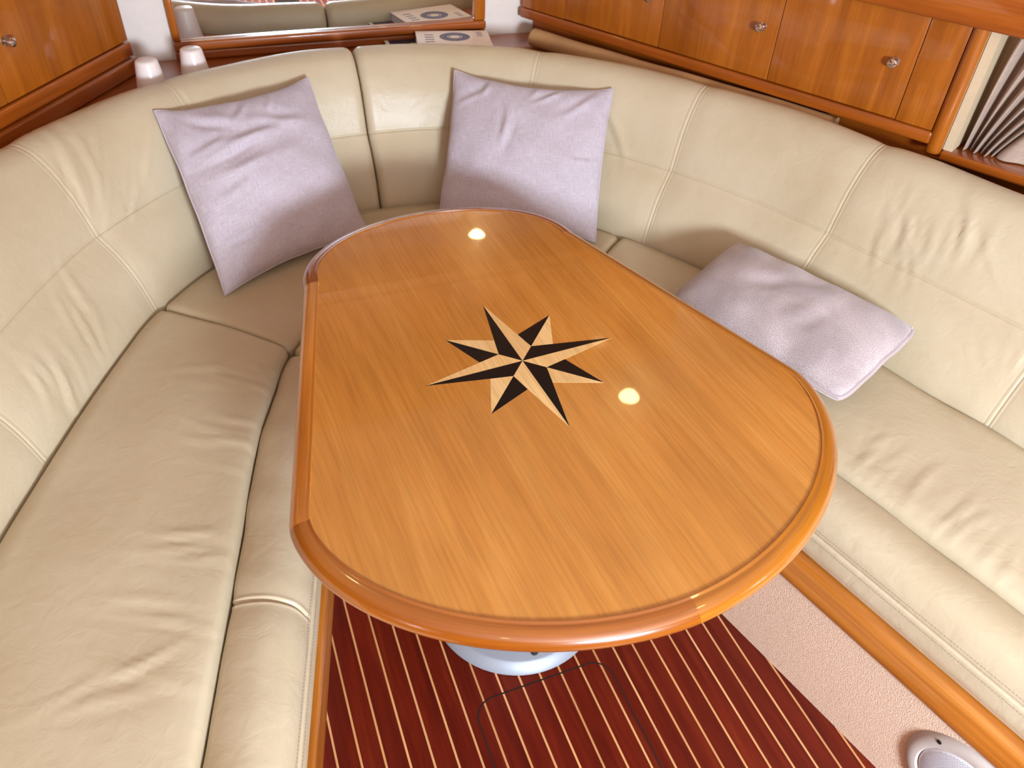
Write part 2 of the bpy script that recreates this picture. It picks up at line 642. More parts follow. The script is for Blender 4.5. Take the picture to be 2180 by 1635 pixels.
def profile_samples(C, step, feats_idx, closed=True):
    """dense profile through C (closed loop); returns points (m,2), arclength (m,), arclength of the marked control points"""
    C = np.array(C + [C[0]] if closed else C, float)
    t = np.linspace(0, len(C) - 1, 2000)
    P = catmull(C, t)
    A = np.concatenate([[0], np.cumsum(np.linalg.norm(np.diff(P, axis=0), axis=1))])
    fa = [np.interp(i, t, A) for i in feats_idx]
    s = list(np.arange(0, A[-1] - step * .5, step))
    for f in fa:
        for d in (0, .0015, .003, .005, .008, .012, .018):
            s += [f - d, f + d]
    s = np.array(sorted(q for q in s if 0 <= q < A[-1] - 1e-4))
    keep = [0]
    for i in range(1, len(s)):
        if s[i] - s[keep[-1]] > .0007: keep.append(i)
    s = s[keep]
    P = np.stack([np.interp(s, A, P[:, 0]), np.interp(s, A, P[:, 1])], 1)
    return P, s, fa


BP, BA, (BSEAM,) = profile_samples(BPROF, 0.009, [5])
BTOP = np.interp(.245, BP[:int(len(BP) * .55), 0], BA[:int(len(BP) * .55)])


def pz(z):
    """profile arclength at a height on the front face"""
    k = int(np.argmax(BP[:, 1]))
    i0 = 3
    return float(np.interp(z, BP[i0:k, 1], BA[i0:k]))


def backrest(name, s0, s1, seams, wr, label, seed):
    root = empty(name, (0, 0, 0))
    S = samples(s0, s1, 0.010, seams)
    p, n = frameO(S)
    G = np.zeros((len(S), len(BP), 3))
    G[:, :, 0] = p[:, 0:1] + n[:, 0:1] * BP[None, :, 0]
    G[:, :, 1] = p[:, 1:2] + n[:, 1:2] * BP[None, :, 0]
    G[:, :, 2] = BP[None, :, 1]
    N = grid_normals(G, True)
    cen = G.mean(axis=1, keepdims=True)
    if np.mean(np.sum((G - cen) * N, axis=2)) < 0: N = -N
    SS, PP = S[:, None], BA[None, :]
    front = np.clip((BA - 0.02) / 0.04, 0, 1) * np.clip((BTOP + .12 - BA) / 0.06, 0, 1)
    front = front[None, :]
    D = lumps(SS, PP, 0.004, 0.35, seed) * front
    for q in seams:
        d = SS - q
        D -= front * (0.0017 * np.exp(-(d / .0017) ** 2) + 0.0035 * np.exp(-(d / .03) ** 2) + 0.0007 * np.exp(-((np.abs(d) - .009) / .0018) ** 2))
    d = PP - BSEAM
    D -= 0.0034 * np.exp(-(d / .0028) ** 2) + 0.005 * np.exp(-(d / .03) ** 2)
    D += 0.006 * np.exp(-((PP - BSEAM - .10) / .06) ** 2) + 0.004 * np.exp(-((PP - BSEAM + .09) / .05) ** 2)
    D += wrinkles(SS, PP, wr) * front
    D -= end_inset(S, 0.022)[:, None]
    G = G + N * D[:, :, None]
    uvs = np.stack([np.broadcast_to(SS, D.shape), np.broadcast_to(PP, D.shape)], 2).reshape(-1, 2)
    body = sweep_solid('cushion_cover', G, M_LEATHER, root, uvs)
    # top-stitching on both sides of each upright seam
    for q in seams:
        i0 = int(np.argmin(abs(S - q)))
        for off in (-.009, .009):
            i = int(np.argmin(abs(S - (q + off))))
            js = [j for j in range(len(BA)) if BA[j] > .05 and BA[j] < BTOP + .05]
            L = [G[i, j] + N[i, j] * .0001 for j in js]
            tube('stitching', L, .0004, M_SEAMDARK, root, 5)
    tag(root, label, 'cushion')
    return root


sgap = sO(-.415, 2.088)
seamA = [sO(-.868, .50), sO(-.899, 1.02), sO(-.868, 1.52), sO(-.735, 1.84)]
seamB = [sO(-.02, 2.12), sO(.355, 1.955), sO(.685, 1.66), sO(1.036, 1.255), sO(1.36, .88)]
rg = random.Random(5)
wrA = (rand_wr(rg, 9, sO(-.86, 1.60), .05, pz(.75), .06, 1.15, .25, .07, .0055, .0045)
       + rand_wr(rg, 5, sO(-.82, 1.68), .04, pz(.68), .03, 1.0, .25, .05, .005, .004)
       + rand_wr(rg, 6, sO(-.89, 1.36), .05, pz(.56), .05, 1.2, .2, .06, .006, .0045)
       + rand_wr(rg, 5, sO(-.89, 1.18), .06, pz(.53), .05, 1.3, .25, .06, .006, .004)
       + rand_wr(rg, 6, sO(-.69, 1.90), .08, pz(.80), .02, 1.5, .15, .03, .004, .002))
wrB = (rand_wr(rg, 9, sO(.80, 1.53), .08, pz(.70), .05, 1.9, .35, .06, .006, .005)
       + rand_wr(rg, 7, sO(.92, 1.40), .10, pz(.76), .05, 1.9, .4, .07, .006, .004)
       + [(sO(.20, 2.04), pz(.70), 2.2, .07, .008, .006)]
       + rand_wr(rg, 4, sO(1.0, 1.3), .06, pz(.6), .04, 2.0, .3, .05, .006, .002))
backrest('backrest_cushion', 0.02, sgap - .0015, seamA, wrA, 'long cream leather backrest cushion behind the rumpled lilac pillow, below the tumblers', 11)
backrest('backrest_cushion', sgap + .0015, OS[-1] - .02, seamB, wrB, 'long cream leather backrest cushion running below the knobbed lockers and the rolled cloth', 23)


# ------------------------------------------------------------------ seats
def seat_frames(S):
    t = np.interp(S, MS, TT)
    R_ = np.stack([np.interp(t, TT, RD[:, k]) for k in (0, 1)], 1)
    O_ = np.stack([np.interp(t, TT, OD[:, k]) for k in (0, 1)], 1)
    d = O_ - R_
    D = np.linalg.norm(d, axis=1, keepdims=True)
    return R_, d / D, D


def seat_grid(S, prof, shift=None):
    """prof: (a, b, z): distance from the front line = a + b*depth"""
    P = np.array(prof, float)
    R_, d, D = seat_frames(S)
    q = P[None, :, 0] + P[None, :, 1] * D
    if shift is not None: q = q + shift
    G = np.zeros((len(S), len(P), 3))
    G[:, :, 0] = R_[:, 0:1] + d[:, 0:1] * q
    G[:, :, 1] = R_[:, 1:2] + d[:, 1:2] * q
    G[:, :, 2] = P[None, :, 2]
    return G


def outward(G):
    N = grid_normals(G, True)
    cen = G.mean(axis=1, keepdims=True)
    if np.mean(np.sum((G - cen) * N, axis=2)) < 0: N = -N
    return N


FRA = np.linspace(0.04, 0.955, 70)


def seat(s0, s1, label, wr, seams, soft, seed, stitches=True):
    root = empty('seat_cushion', (0, 0, 0))
    bw = 0.135
    ez = 0.0 if not soft else -0.004
    pr = [(bw + .003, 0, .341), (bw + .001, 0, .40), (bw + .000, 0, .440), (bw + .003, 0, .452 + ez), (bw + .008, 0, .459 + ez), (bw + .016, 0, .463 + ez), (bw + .03, 0, .465)]
    for f in FRA:
        pr.append(((bw + .03) * (1 - f) - .028 * f, f, .466 + .007 * math.sin(math.pi * f)))
    pr += [(-.016, 1, .462), (-.008, 1, .456), (-.004, 1, .446), (-.003, 1, .42), (-.003, 1, .341), (-.2, 1, .341), (bw + .1, 0, .341)]
    S = samples(s0, s1, 0.010, [])
    G = seat_grid(S, pr)
    N = outward(G)
    A = np.array([p[0] + p[1] * .55 for p in pr])[None, :]
    topm = np.array([1.0 if p[2] > .455 else 0 for p in pr])[None, :]
    D = lumps(S[:, None], A, .005, .30, seed) * topm + wrinkles(S[:, None], A, wr) * topm
    D = D - end_inset(S, .016)[:, None]
    G2 = G + N * D[:, :, None]
    uvs = np.stack([np.broadcast_to(S[:, None], D.shape), np.broadcast_to(A, D.shape)], 2).reshape(-1, 2)
    sweep_solid('seat_pad', G2, M_LEATHER, root, uvs)
    # rolled front edge
    S = samples(s0, s1, 0.012, seams)
    bp = [(0.0, .341), (-.004, .36), (-.002, .385), (.0, .398), (.002, .404), (.008, .425), (.022, .447), (.045, .459), (.07, .462), (.097, .457), (.118, .449), (.129, .441), (.1335, .425), (.133, .341), (.07, .341)]
    C = np.array(bp + [bp[0]])
    t = np.linspace(0, len(bp), 90)[:-1]
    Pq = catmull(C, t)
    G = seat_grid(S, [(a, 0, z) for a, z in Pq])
    N = outward(G)
    SS = S[:, None]
    A = np.concatenate([[0], np.cumsum(np.linalg.norm(np.diff(Pq, axis=0), axis=1))])[None, :]
    tm = np.clip((Pq[:, 1] - .40) / .02, 0, 1)[None, :]
    D = lumps(SS, A, .003, .16, seed + 1) * tm
    for q in seams:
        d = SS - q
        D = D - tm * (.0035 * np.exp(-(d / .003) ** 2) + .004 * np.exp(-(d / .03) ** 2)) + tm * .0012 * np.exp(-((np.abs(d) - .006) / .003) ** 2)
    zc = Pq[:, 1]
    D = D - (.0025 * np.exp(-((zc - .400) / .003) ** 2) * (Pq[:, 0] < .03))[None, :]
    D = D - end_inset(S, .02)[:, None]
    G = G + N * D[:, :, None]
    uvs = np.stack([np.broadcast_to(SS, D.shape), np.broadcast_to(A, D.shape)], 2).reshape(-1, 2)
    sweep_solid('front_roll', G, M_LEATHER, root, uvs)
    # rows of stitches beside the seam: tiny dashes, one mesh per row
    if stitches:
        for zz in (.389, .411):
            j = int(np.argmin(np.where(Pq[:, 0] < .03, abs(Pq[:, 1] - zz), 9)))
            L = G[:, j] + N[:, j] * .0003
            Ls = np.concatenate([[0], np.cumsum(np.linalg.norm(np.diff(L, axis=0), axis=1))])
            v, f = [], []
            for q in np.arange(.03, Ls[-1] - .03, .0062):
                a = np.array([np.interp(q, Ls, L[:, k]) for k in range(3)])
                c = np.array([np.interp(q + .0034, Ls, L[:, k]) for k in range(3)])
                nn = np.array([np.interp(q, Ls, N[:, j, k]) for k in range(3)])
                sd = np.cross(c - a, nn)
                sd = sd / np.linalg.norm(sd) * .0007
                b0 = len(v)
                v += [a - sd, c - sd, c + sd, a + sd, a - sd * .4 + nn * .0006, c - sd * .4 + nn * .0006, c + sd * .4 + nn * .0006, a + sd * .4 + nn * .0006]
                f += [(b0 + 4, b0 + 5, b0 + 6, b0 + 7), (b0, b0 + 1, b0 + 5, b0 + 4), (b0 + 1, b0 + 2, b0 + 6, b0 + 5), (b0 + 2, b0 + 3, b0 + 7, b0 + 6), (b0 + 3, b0, b0 + 4, b0 + 7)]
            if v: tag(mesh('stitching', v, f, M_STITCH, root), kind='stuff')
    tag(root, label, 'cushion')
    return root


def sM(tau): return float(np.interp(tau, TT, MS))


def nearM(x, y): return near(MD, MS, x, y)


rg = random.Random(9)
wr1 = (rand_wr(rg, 7, nearM(-.6, 1.30), .05, .22, .05, 1.75, .25, .09, .007, .0045)
       + rand_wr(rg, 6, nearM(-.6, 1.08), .10, .20, .03, 1.6, .25, .06, .008, .0035)
       + rand_wr(rg, 6, nearM(-.6, .78), .12, .22, .05, 1.65, .25, .08, .008, .0035)
       + rand_wr(rg, 4, nearM(-.6, .58), .06, .28, .06, 1.8, .5, .07, .010, .0035))
wr3 = (rand_wr(rg, 7, nearM(.78, 1.17), .11, .20, .03, 1.62, .16, .07, .006, .0036)
       + rand_wr(rg, 6, nearM(.92, 1.0), .12, .19, .03, 1.62, .16, .07, .006, .0034)
       + rand_wr(rg, 4, nearM(.62, 1.36), .05, .28, .1, 1.6, .4, .08, .01, .003))
seat(0.02, sM(5) - .0015, 'long cream leather seat cushion with a cross seam on its rounded front roll', wr1, [nearM(-.62, .73)], False, 31)
seat(sM(5) + .0015, sM(11.0) - .0015, 'curved cream leather corner seat cushion under the two square lilac pillows', [], [], False, 37, False)
seat(sM(11.0) + .0015, MS[-1] - .02, 'long cream leather seat cushion under the plush rectangular pillow', wr3, [], True, 41)

# ------------------------------------------------------------------ settee base: carpeted riser and wooden rail
sb = empty('settee_base', (0, 0, 0))
S = np.linspace(0.02, MS[-1] - .02, 360)
fac = np.interp(S, [0, sM(5), sM(8), sM(11), MS[-1]], [.5, .5, .75, 1, 1])[:, None]
rp = [(.05, .336), (-.010, .336), (-.020, .333), (-.026, .327), (-.028, .319), (-.031, .310), (-.036, .300), (-.037, .288), (-.033, .276), (-.026, .268), (-.016, .265), (.05, .265)]
C = np.array(rp + [rp[0]])
G = seat_grid(S, [(a, 0, z) for a, z in rp], np.where(np.array([a for a, z in rp])[None, :] < 0, np.array([a for a, z in rp])[None, :] * (fac - 1), 0))
uvs = np.stack([np.broadcast_to(S[:, None], G.shape[:2]), np.broadcast_to(np.arange(len(rp))[None, :] * .012, G.shape[:2])], 2).reshape(-1, 2)
mesh('front_rail', G.reshape(-1, 3), grid_faces(len(S), len(rp), True) + [tuple(range(len(rp)))[::-1], tuple((len(S) - 1) * len(rp) + j for j in range(len(rp)))], M_RAIL, sb, True, uvs, sharp=50)
rs = [(-.022, .001), (-.022, .264), (.0, .264), (.0, .001)]
zz = np.linspace(.001, .264, 24)
rs = [(-.022, z) for z in zz] + [(.0, .264), (.0, .001)]
G = seat_grid(S, [(a, 0, z) for a, z in rs], (1 - fac) * .13)
mesh('carpeted_riser', G.reshape(-1, 3), grid_faces(len(S), len(rs), True), M_CARPET, sb, True, None, sharp=50)
# plywood deck carrying the cushions
dk = [(.002, 0, .30), (.002, 0, .335), (.30, 1, .335), (.30, 1, .30)]
G = seat_grid(S, dk)
mesh('seat_deck', G.reshape(-1, 3), grid_faces(len(S), 4, True), M_RAIL, sb, False, np.zeros((G.shape[0] * 4, 2)))
tag(sb, 'carpeted settee base with a varnished wooden front rail around the cabin sole', 'settee base')

# ------------------------------------------------------------------ shelf behind the backrests
S = np.linspace(0.02, OS[-1] - .02, 260)
p, n = frameO(S)
WALLU = 2.573
shelfG = np.zeros((len(S), 4, 3))
for i in range(len(S)):
    a0, a1 = .305, .66
    nv = Vector((n[i, 0], n[i, 1], 0))
    pv = Vector((p[i, 0], p[i, 1], 0))
    for it in range(60):
        q = pv + nv * a1
        if q.dot(AX) < WALLU - .002 and V0 + .002 < q.dot(WX) < V1 - .002: break
        a1 -= .006
    a1 = max(a1, a0 + .01)
    for j, (a, z) in enumerate([(a0 + .016, .742), (a0 + .016, .768), (a1, .768), (a1, .742)]):
        q = pv + nv * a
        shelfG[i, j] = (q.x, q.y, z)
uvs = np.stack([np.broadcast_to(S[:, None], (len(S), 4)), np.broadcast_to(np.array([0, .02, .4, .42])[None, :], (len(S), 4))], 2).reshape(-1, 2)
so = mesh('shelf', shelfG.reshape(-1, 3), grid_faces(len(S), 4, True) + [(3, 2, 1, 0), tuple((len(S) - 1) * 4 + j for j in range(4))], M_SHELF, None, False, uvs)
tag(so, 'varnished wooden shelf behind the backrests carrying the tumblers and books', 'shelf')

# ------------------------------------------------------------------ table
TH = math.radians(26.2)
TC = Vector((0.017, 1.101, 0))
tb = empty('table', TC, TH)
tag(tb, 'honey wood pedestal table with a black and pale compass star inlay', 'table')


def outline():
    P = []
    a, b_, u0, pw = .440, .325, -.215, 1.86
    # far right corner -> near, all clockwise seen from above is not needed; go: near apex -> right corner -> far apex -> left corner
    for k in range(60):
        t = k / 60 * math.pi / 2
        P.append((a * math.sin(t) ** (2 / pw) if k else 0.0, u0 - b_ * math.cos(t) ** (2 / pw)))
    c2, fu, fs = .279, .387, .184
    for k in range(40):
        f = k / 40
        P.append((a + (c2 - a) * f, u0 + (fu - u0) * f))
    for k in range(41):
        t = k / 40 * math.pi / 2
        P.append((c2 * math.cos(t), fu + fs * math.sin(t)))
    R_ = P
    Lh = [(-x, y) for x, y in reversed(R_[1:-1])]
    return np.array(R_ + Lh)


OL = outline()
seg = np.linalg.norm(np.roll(OL, -1, 0) - OL, axis=1)
AL = np.concatenate([[0], np.cumsum(seg)])
NT = 720
ss = np.linspace(0, AL[-1], NT, endpoint=False)
OLc = np.vstack([OL, OL[:1]])
IN = np.stack([np.interp(ss, AL, OLc[:, 0]), np.interp(ss, AL, OLc[:, 1])], 1)
for _ in range(6):
    IN = .25 * np.roll(IN, 1, 0) + .5 * IN + .25 * np.roll(IN, -1, 0)
dT = np.roll(IN, -1, 0) - np.roll(IN, 1, 0)
dT /= np.linalg.norm(dT, axis=1, keepdims=True)
NN = np.stack([dT[:, 1], -dT[:, 0]], 1)
for _ in range(8):
    NN = .25 * np.roll(NN, 1, 0) + .5 * NN + .25 * np.roll(NN, -1, 0)
NN /= np.linalg.norm(NN, axis=1, keepdims=True)
ZT = .70
# field
v = [(x, y, ZT) for x, y in IN] + [(x, y, ZT - .03) for x, y in IN]
f = [tuple(range(NT)), tuple(range(2 * NT - 1, NT - 1, -1))] + [(i, NT + i, NT + (i + 1) % NT, (i + 1) % NT) for i in range(NT)]
field = mesh('tabletop', v, f, M_FIELD, tb)
# solid rim in six lengths
RP = [(-.0003, ZT - .030), (-.0003, ZT + .0001), (.005, ZT + .0003), (.010, ZT + .0001), (.0155, ZT - .0010), (.0215, ZT - .0034), (.0265, ZT - .0072), (.0302, ZT - .0125),
      (.0318, ZT - .0180), (.0305, ZT - .0235), (.0265, ZT - .0285), (.020, ZT - .0310), (.010, ZT - .0315)]
RPd = catmull(np.array(RP), np.linspace(0, len(RP) - 1, 40))
iq = [int(np.argmin((IN[:, 0] - x) ** 2 + (IN[:, 1] - y) ** 2)) for x, y in [(0, -.54), (.437, -.215), (.276, .385), (0, .566), (-.276, .385), (-.437, -.215)]]
iq[0] = 0
cuts = iq + [NT]
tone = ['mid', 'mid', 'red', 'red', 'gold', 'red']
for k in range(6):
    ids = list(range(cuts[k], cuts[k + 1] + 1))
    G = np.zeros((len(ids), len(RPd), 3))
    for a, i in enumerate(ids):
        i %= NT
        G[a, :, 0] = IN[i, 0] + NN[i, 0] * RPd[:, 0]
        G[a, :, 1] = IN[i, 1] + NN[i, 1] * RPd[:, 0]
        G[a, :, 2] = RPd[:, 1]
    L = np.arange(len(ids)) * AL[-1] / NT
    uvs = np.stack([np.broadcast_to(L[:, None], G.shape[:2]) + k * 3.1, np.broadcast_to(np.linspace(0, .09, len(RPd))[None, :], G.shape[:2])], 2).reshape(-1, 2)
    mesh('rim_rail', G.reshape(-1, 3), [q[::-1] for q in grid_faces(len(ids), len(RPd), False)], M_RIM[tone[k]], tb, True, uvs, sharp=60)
# compass star inlay
LR, SR, Q, IP = .1868, .1537, .0466, (.0246, .0744)


def rot(p, k):
    x, y = p
    for _ in range(k): x, y = y, -x
    return (x, y)


q45 = Q * math.sqrt(.5)
s45 = SR * math.sqrt(.5)
star = empty('compass_star', (0, 0, 0))
star.parent = tb


def inlay(poly, mat):
    z0, z1 = ZT - .002, ZT + .00035
    n = len(poly)
    v = [(x, y, z1) for x, y in poly] + [(x, y, z0) for x, y in poly]
    ar = sum(poly[i][0] * poly[(i + 1) % n][1] - poly[(i + 1) % n][0] * poly[i][1] for i in range(n))
    f = [tuple(range(n)) if ar > 0 else tuple(range(n - 1, -1, -1))] + [(i, (i + 1) % n, n + (i + 1) % n, n + i) for i in range(n)]
    mesh('star_inlay', v, f, mat, star)


for k in range(4):
    inlay([rot((0, 0), k), rot((0, LR), k), rot((-q45, q45), k)], M_EBONY)
    inlay([rot((0, 0), k), rot((q45, q45), k), rot((0, LR), k)], M_MAPLE)
    inlay([rot((q45, q45), k), rot((s45, s45), k), rot((IP[0], IP[1]), k)], M_EBONY)
    inlay([rot((q45, q45), k), rot((IP[1], IP[0]), k), rot((s45, s45), k)], M_MAPLE)
# pedestal
pr = Matrix.Rotation(-TH, 3, 'Z') @ Vector((0.032 - TC.x, 1.065 - TC.y, 0))
lathe('pedestal_base', [(0, .001), (.185, .001), (.197, .003), (.196, .007), (.178, .023), (.174, .025), (.075, .029), (0, .029)], M_ALU, tb, 72, pr)
lathe('pedestal_column', [(0, .034), (.075, .034), (.062, .06), (.058, .12), (.058, .60), (.075, .64), (.16, .655), (.16, .669), (0, .669)], M_ALU, tb, 48, pr)
for k in range(7):
    a = math.radians(k * 48.5 - 121) - TH
    lathe('base_bolt', [(0, .0345), (.009, .0345), (.009, .040), (.005, .042), (.0045, .039), (0, .039)], M_DARKMETAL, tb, 16, pr + Vector((.158 * math.cos(a), .158 * math.sin(a), -.0095)))


# ------------------------------------------------------------------ pillows
def pillow(name, BL, BR, TR, TL, hf, hb, mat, wr, label, cat, pull=(.03, .03), seed=1, pipe=.0025, group=None, expo=.5, lump=.004, soft=.0):
    BL, BR, TR, TL = [np.array(q, float) for q in (BL, BR, TR, TL)]
    n = 96
    # finer spacing towards the rim
    k = np.linspace(-1, 1, n)
    k = np.sign(k) * (1 - (1 - abs(k)) ** 1.35)
    a, b_ = np.meshgrid(k, k, indexing='ij')
    w = np.linalg.norm(BR - BL)
    h = np.linalg.norm(TL - BL)
    rg_ = random.Random(seed)
    # rims are drawn in between the corners
    a2 = a * (1 - pull[0] * (1 - b_ ** 2) * abs(a) ** 2)
    b2 = b_ * (1 - pull[1] * (1 - a ** 2) * abs(b_) ** 2)
    if soft:
        r = np.maximum(abs(a2), 1e-6), np.maximum(abs(b2), 1e-6)
        kk = 1 - soft * (abs(a) * abs(b_)) ** 6
        a2, b2 = a2 * kk, b2 * kk
    u, v_ = (a2 + 1) / 2, (b2 + 1) / 2
    Pm = ((1 - u) * (1 - v_))[..., None] * BL + (u * (1 - v_))[..., None] * BR + (u * v_)[..., None] * TR + ((1 - u) * v_)[..., None] * TL
    N = np.cross(BR - BL, TL - BL)
    N /= np.linalg.norm(N)
    if N @ (np.array([0, 0, 1.6]) - Pm[n // 2, n // 2]) < 0: N = -N
    T = np.maximum((1 - a ** 2) * (1 - b_ ** 2), 0) ** expo
    edge = np.minimum(1, T * 3)
    X, Y = a * w / 2, b_ * h / 2
    Dw = wrinkles(X, Y, wr) * edge + lumps(X, Y, lump, .14, seed) * edge
    rip = np.zeros_like(a)
    RIPA = .006 if soft else .010
    for q in range(5):
        rip += rg_.uniform(.5, 1) * np.sin(rg_.uniform(3, 9) * (a + b_ * (1 if q % 2 else -1)) * 1.5 + rg_.uniform(0, 6.28)) / 5
    rim = (1 - edge)
    F = Pm + N * (hf * T + Dw + RIPA * rip * rim)[..., None]
    Bk = Pm + N * (-hb * T + RIPA * rip * rim - .0002)[..., None]
    v, f = [], []
    v = np.concatenate([F.reshape(-1, 3), Bk.reshape(-1, 3)])
    ff = grid_faces(n, n, False)
    nn = np.cross(F[1, 0] - F[0, 0], F[0, 1] - F[0, 0])
    flip = nn @ N < 0
    f1 = [q[::-1] for q in ff] if flip else ff
    fq = [tuple(i + n * n for i in q[::-1]) for q in f1]
    # stitch both sides around the rim
    ring = [(0, j) for j in range(n)] + [(i, n - 1) for i in range(1, n)] + [(n - 1, j) for j in range(n - 2, -1, -1)] + [(i, 0) for i in range(n - 2, 0, -1)]
    ri = [i * n + j for i, j in ring]
    rf = [(ri[q], ri[(q + 1) % len(ri)], ri[(q + 1) % len(ri)] + n * n, ri[q] + n * n) for q in range(len(ri))]
    uvs = np.stack([(X + .3), (Y + .3)], 2).reshape(-1, 2)
    o = mesh(name, v, f1 + fq + rf, mat, None, True, np.concatenate([uvs, uvs]))
    if pipe:
        L = [Pm[i, j] + N * RIPA * rip[i, j] for i, j in ring]
        tube('edge_seam', L, pipe, mat, o, 6, True)
    tag(o, label, cat, group)
    return o


rg = random.Random(3)
W1 = [(-.02, .095, .05, .075, .014, .010), (-.10, .06, .15, .07, .012, -.008), (-.08, .02, .10, .06, .012, .006), (.07, .12, -.3, .06, .014, .007), (-.11, .16, -.5, .05, .014, -.009),
      (-.02, .185, .9, .035, .010, .006), (.06, .19, 1.2, .03, .008, .005), (-.13, -.15, .05, .04, .007, -.006), (-.12, -.03, .2, .05, .012, .004), (.02, .03, .1, .09, .02, .004), (-.14, .10, .2, .05, .01, .005)]
pillow('square_pillow', (-.713, 1.562, .484), (-.412, 1.878, .482), (-.603, 2.150, .806), (-.921, 1.872, .808), .074, .045, M_LINEN, W1,
       'square lilac linen pillow, rumpled, leaning beside the backrest joint near the tumblers', 'pillow', (.035, .10), 4, lump=.008)
W2 = [(-.05, .05, 1.5, .05, .010, .008), (-.04, .03, 1.3, .05, .014, -.006), (.06, .17, .7, .04, .009, .006), (.02, .19, 1.2, .03, .008, .004), (-.12, .18, 1.3, .04, .010, .005),
      (.15, .15, .8, .06, .012, .006), (.17, -.01, .1, .03, .006, .004), (-.16, .14, .6, .05, .010, .005)]
pillow('square_pillow', (-.236, 1.985, .482), (.211, 1.905, .482), (.240, 2.201, .800), (-.211, 2.284, .800), .060, .045, M_LINEN, W2,
       'smoother square lilac linen pillow standing upright behind the rounded end of the table', 'pillow', (.035, .12), 8, lump=.006)
W3 = [(-.06, .02, .5, .05, .02, -.006), (.08, -.02, 1.2, .05, .02, -.005), (.02, .05, .2, .05, .02, .005)]
pillow('plush_pillow', (.376, 1.594, .515), (.696, 1.240, .518), (.898, 1.420, .585), (.552, 1.758, .588), .058, .040, M_FUR, W3,
       'rectangular mauve plush pillow with a corded edge lying on the seat', 'pillow', (.018, .018), 12, .0068, None, .34, .004, .05)

# ------------------------------------------------------------------ lockers to starboard
CA = Vector((-.030, 2.733, 0))
CT = Vector((.762, -.647, 0)).normalized()
CN = Vector((-CT.y * -1, 0, 0))
CN = Vector((CT.y, -CT.x, 0)).normalized()     # towards the cabin
if CN.dot(Vector((0, 0, 0)) - CA) < 0: CN = -CN
CRZ = math.atan2(CT.y, CT.x)


def cpt(t, d, z): return CA + CT * t + CN * d + Vector((0, 0, z))


def cbox(name, t0, t1, d0, d1, z0, z1, mat, parent, bevel=0.0):
    o = box(name, cpt((t0 + t1) / 2, (d0 + d1) / 2, (z0 + z1) / 2), (t1 - t0, abs(d1 - d0), z1 - z0), mat, None, CRZ, bevel)
    if parent:
        o.parent = parent
        o.matrix_parent_inverse = Matrix.Identity(4)
    return o


def knob(parent, loc, nrm):
    prof = [(0, 0), (.011, 0), (.011, .003), (.0055, .004), (.005, .011), (.009, .014), (.0115, .018), (.0105, .023), (.006, .0255), (0, .026)]
    o = lathe('knob', prof, M_CHROME, parent, 24)
    o.rotation_euler = Vector(nrm).to_track_quat('Z', 'Y').to_euler()
    o.location = loc
    return o


lk = empty('wall_locker')
tag(lk, 'long varnished cherry wall locker with chrome knobs and a vertical corner post', 'locker')
cbox('body', 0.0, 1.341, -.26, -.016, .857, 1.20, M_CAB, lk)
cbox('plinth', 0.0, 1.341, -.26, -.06, .7685, .857, M_CABH, lk)
cbox('bottom_rail', -.005, 1.340, -.06, .006, .827, .857, M_CABH, lk, .006)
cbox('stile', 0.0, .176, -.016, -.001, .859, 1.10, M_CAB, lk, .001)
for a, c in ((.178, .531), (.533, .886), (.888, 1.242)):
    d = cbox('door', a, c, -.015, -.001, .860, 1.098, M_CAB, lk, .0012)
    kn = knob(d, (0, 0, 0), (0, -1, 0))
    kn.location = ((c - a) / 2 - .045, 0, 0)
    # door local axes: x along the face, y away from the cabin or towards it
    ysgn = 1 if (Matrix.Rotation(CRZ, 3, 'Z') @ Vector((0, 1, 0))).dot(CN) > 0 else -1
    kn.location = ((c - a) / 2 - .045, ysgn * .007, .988 - .979)
    kn.rotation_euler = Vector((0, ysgn, 0)).to_track_quat('Z', 'Y').to_euler()
cbox('stile', 1.244, 1.334, -.016, -.001, .859, 1.10, M_CAB, lk, .001)
# rounded corner post
pp = []
cp = lathe('corner_post', [(0, .81), (.018, .81), (.0185, .82), (.0185, 1.12), (0, 1.12)], M_CABV, lk, 28, cpt(1.353, -.010, 0))
# valance over the doors, running on over the curtain
vl = cbox('valance', -.02, 2.05, -.03, .016, 1.100, 1.192, M_CABH, lk, .006)
cbox('lower_trim', 1.372, 2.05, -.05, -.006, .797, .818, M_CABH, lk, .004)
cbox('hull_liner', 1.341, 2.05, -.16, -.13, .80, 1.20, M_LINER, lk)
cbox('return_panel', 1.371, 1.393, -.13, -.02, .818, 1.10, M_LINER, lk)
cbox('berth_ledge', 1.341, 2.05, -.16, -.05, .78, .812, M_CABH, lk)

# curtain: pleats gathered low, plain cloth beyond
n, mz = 260, 40
q = np.linspace(0, 1, n)
hz = np.linspace(0, 1, mz)
tb_ = np.where(q < .55, 1.405 + .075 * q / .55, 1.48 + .55 * (q - .55) / .45)
tt_ = np.where(q < .55, 1.425 + .27 * q / .55, 1.695 + .33 * (q - .55) / .45)
G = np.zeros((n, mz, 3))
for i in range(n):
    for j in range(mz):
        h = hz[j] ** 1.15
        t = tb_[i] + (tt_[i] - tb_[i]) * h
        ph = q[i] / .55 * 6 * 2 * math.pi
        fade = max(0.0, min(1.0, (.60 - q[i]) / .06))
        dd = -.085 + (.020 * math.sin(ph + .8 * math.sin(3 * h)) + .008 * math.sin(ph * .5 + 1 + 2 * h)) * fade + .012 * h
        w = cpt(t, dd, .815 + .30 * hz[j])
        G[i, j] = (w.x, w.y, w.z)
vv = G.reshape(-1, 3)
uvs = np.stack(np.meshgrid(q * .8, hz * .3, indexing='ij'), 2).reshape(-1, 2)
G2 = G - np.array([CN.x, CN.y, 0]) * .002
fA = grid_faces(n, mz, False)
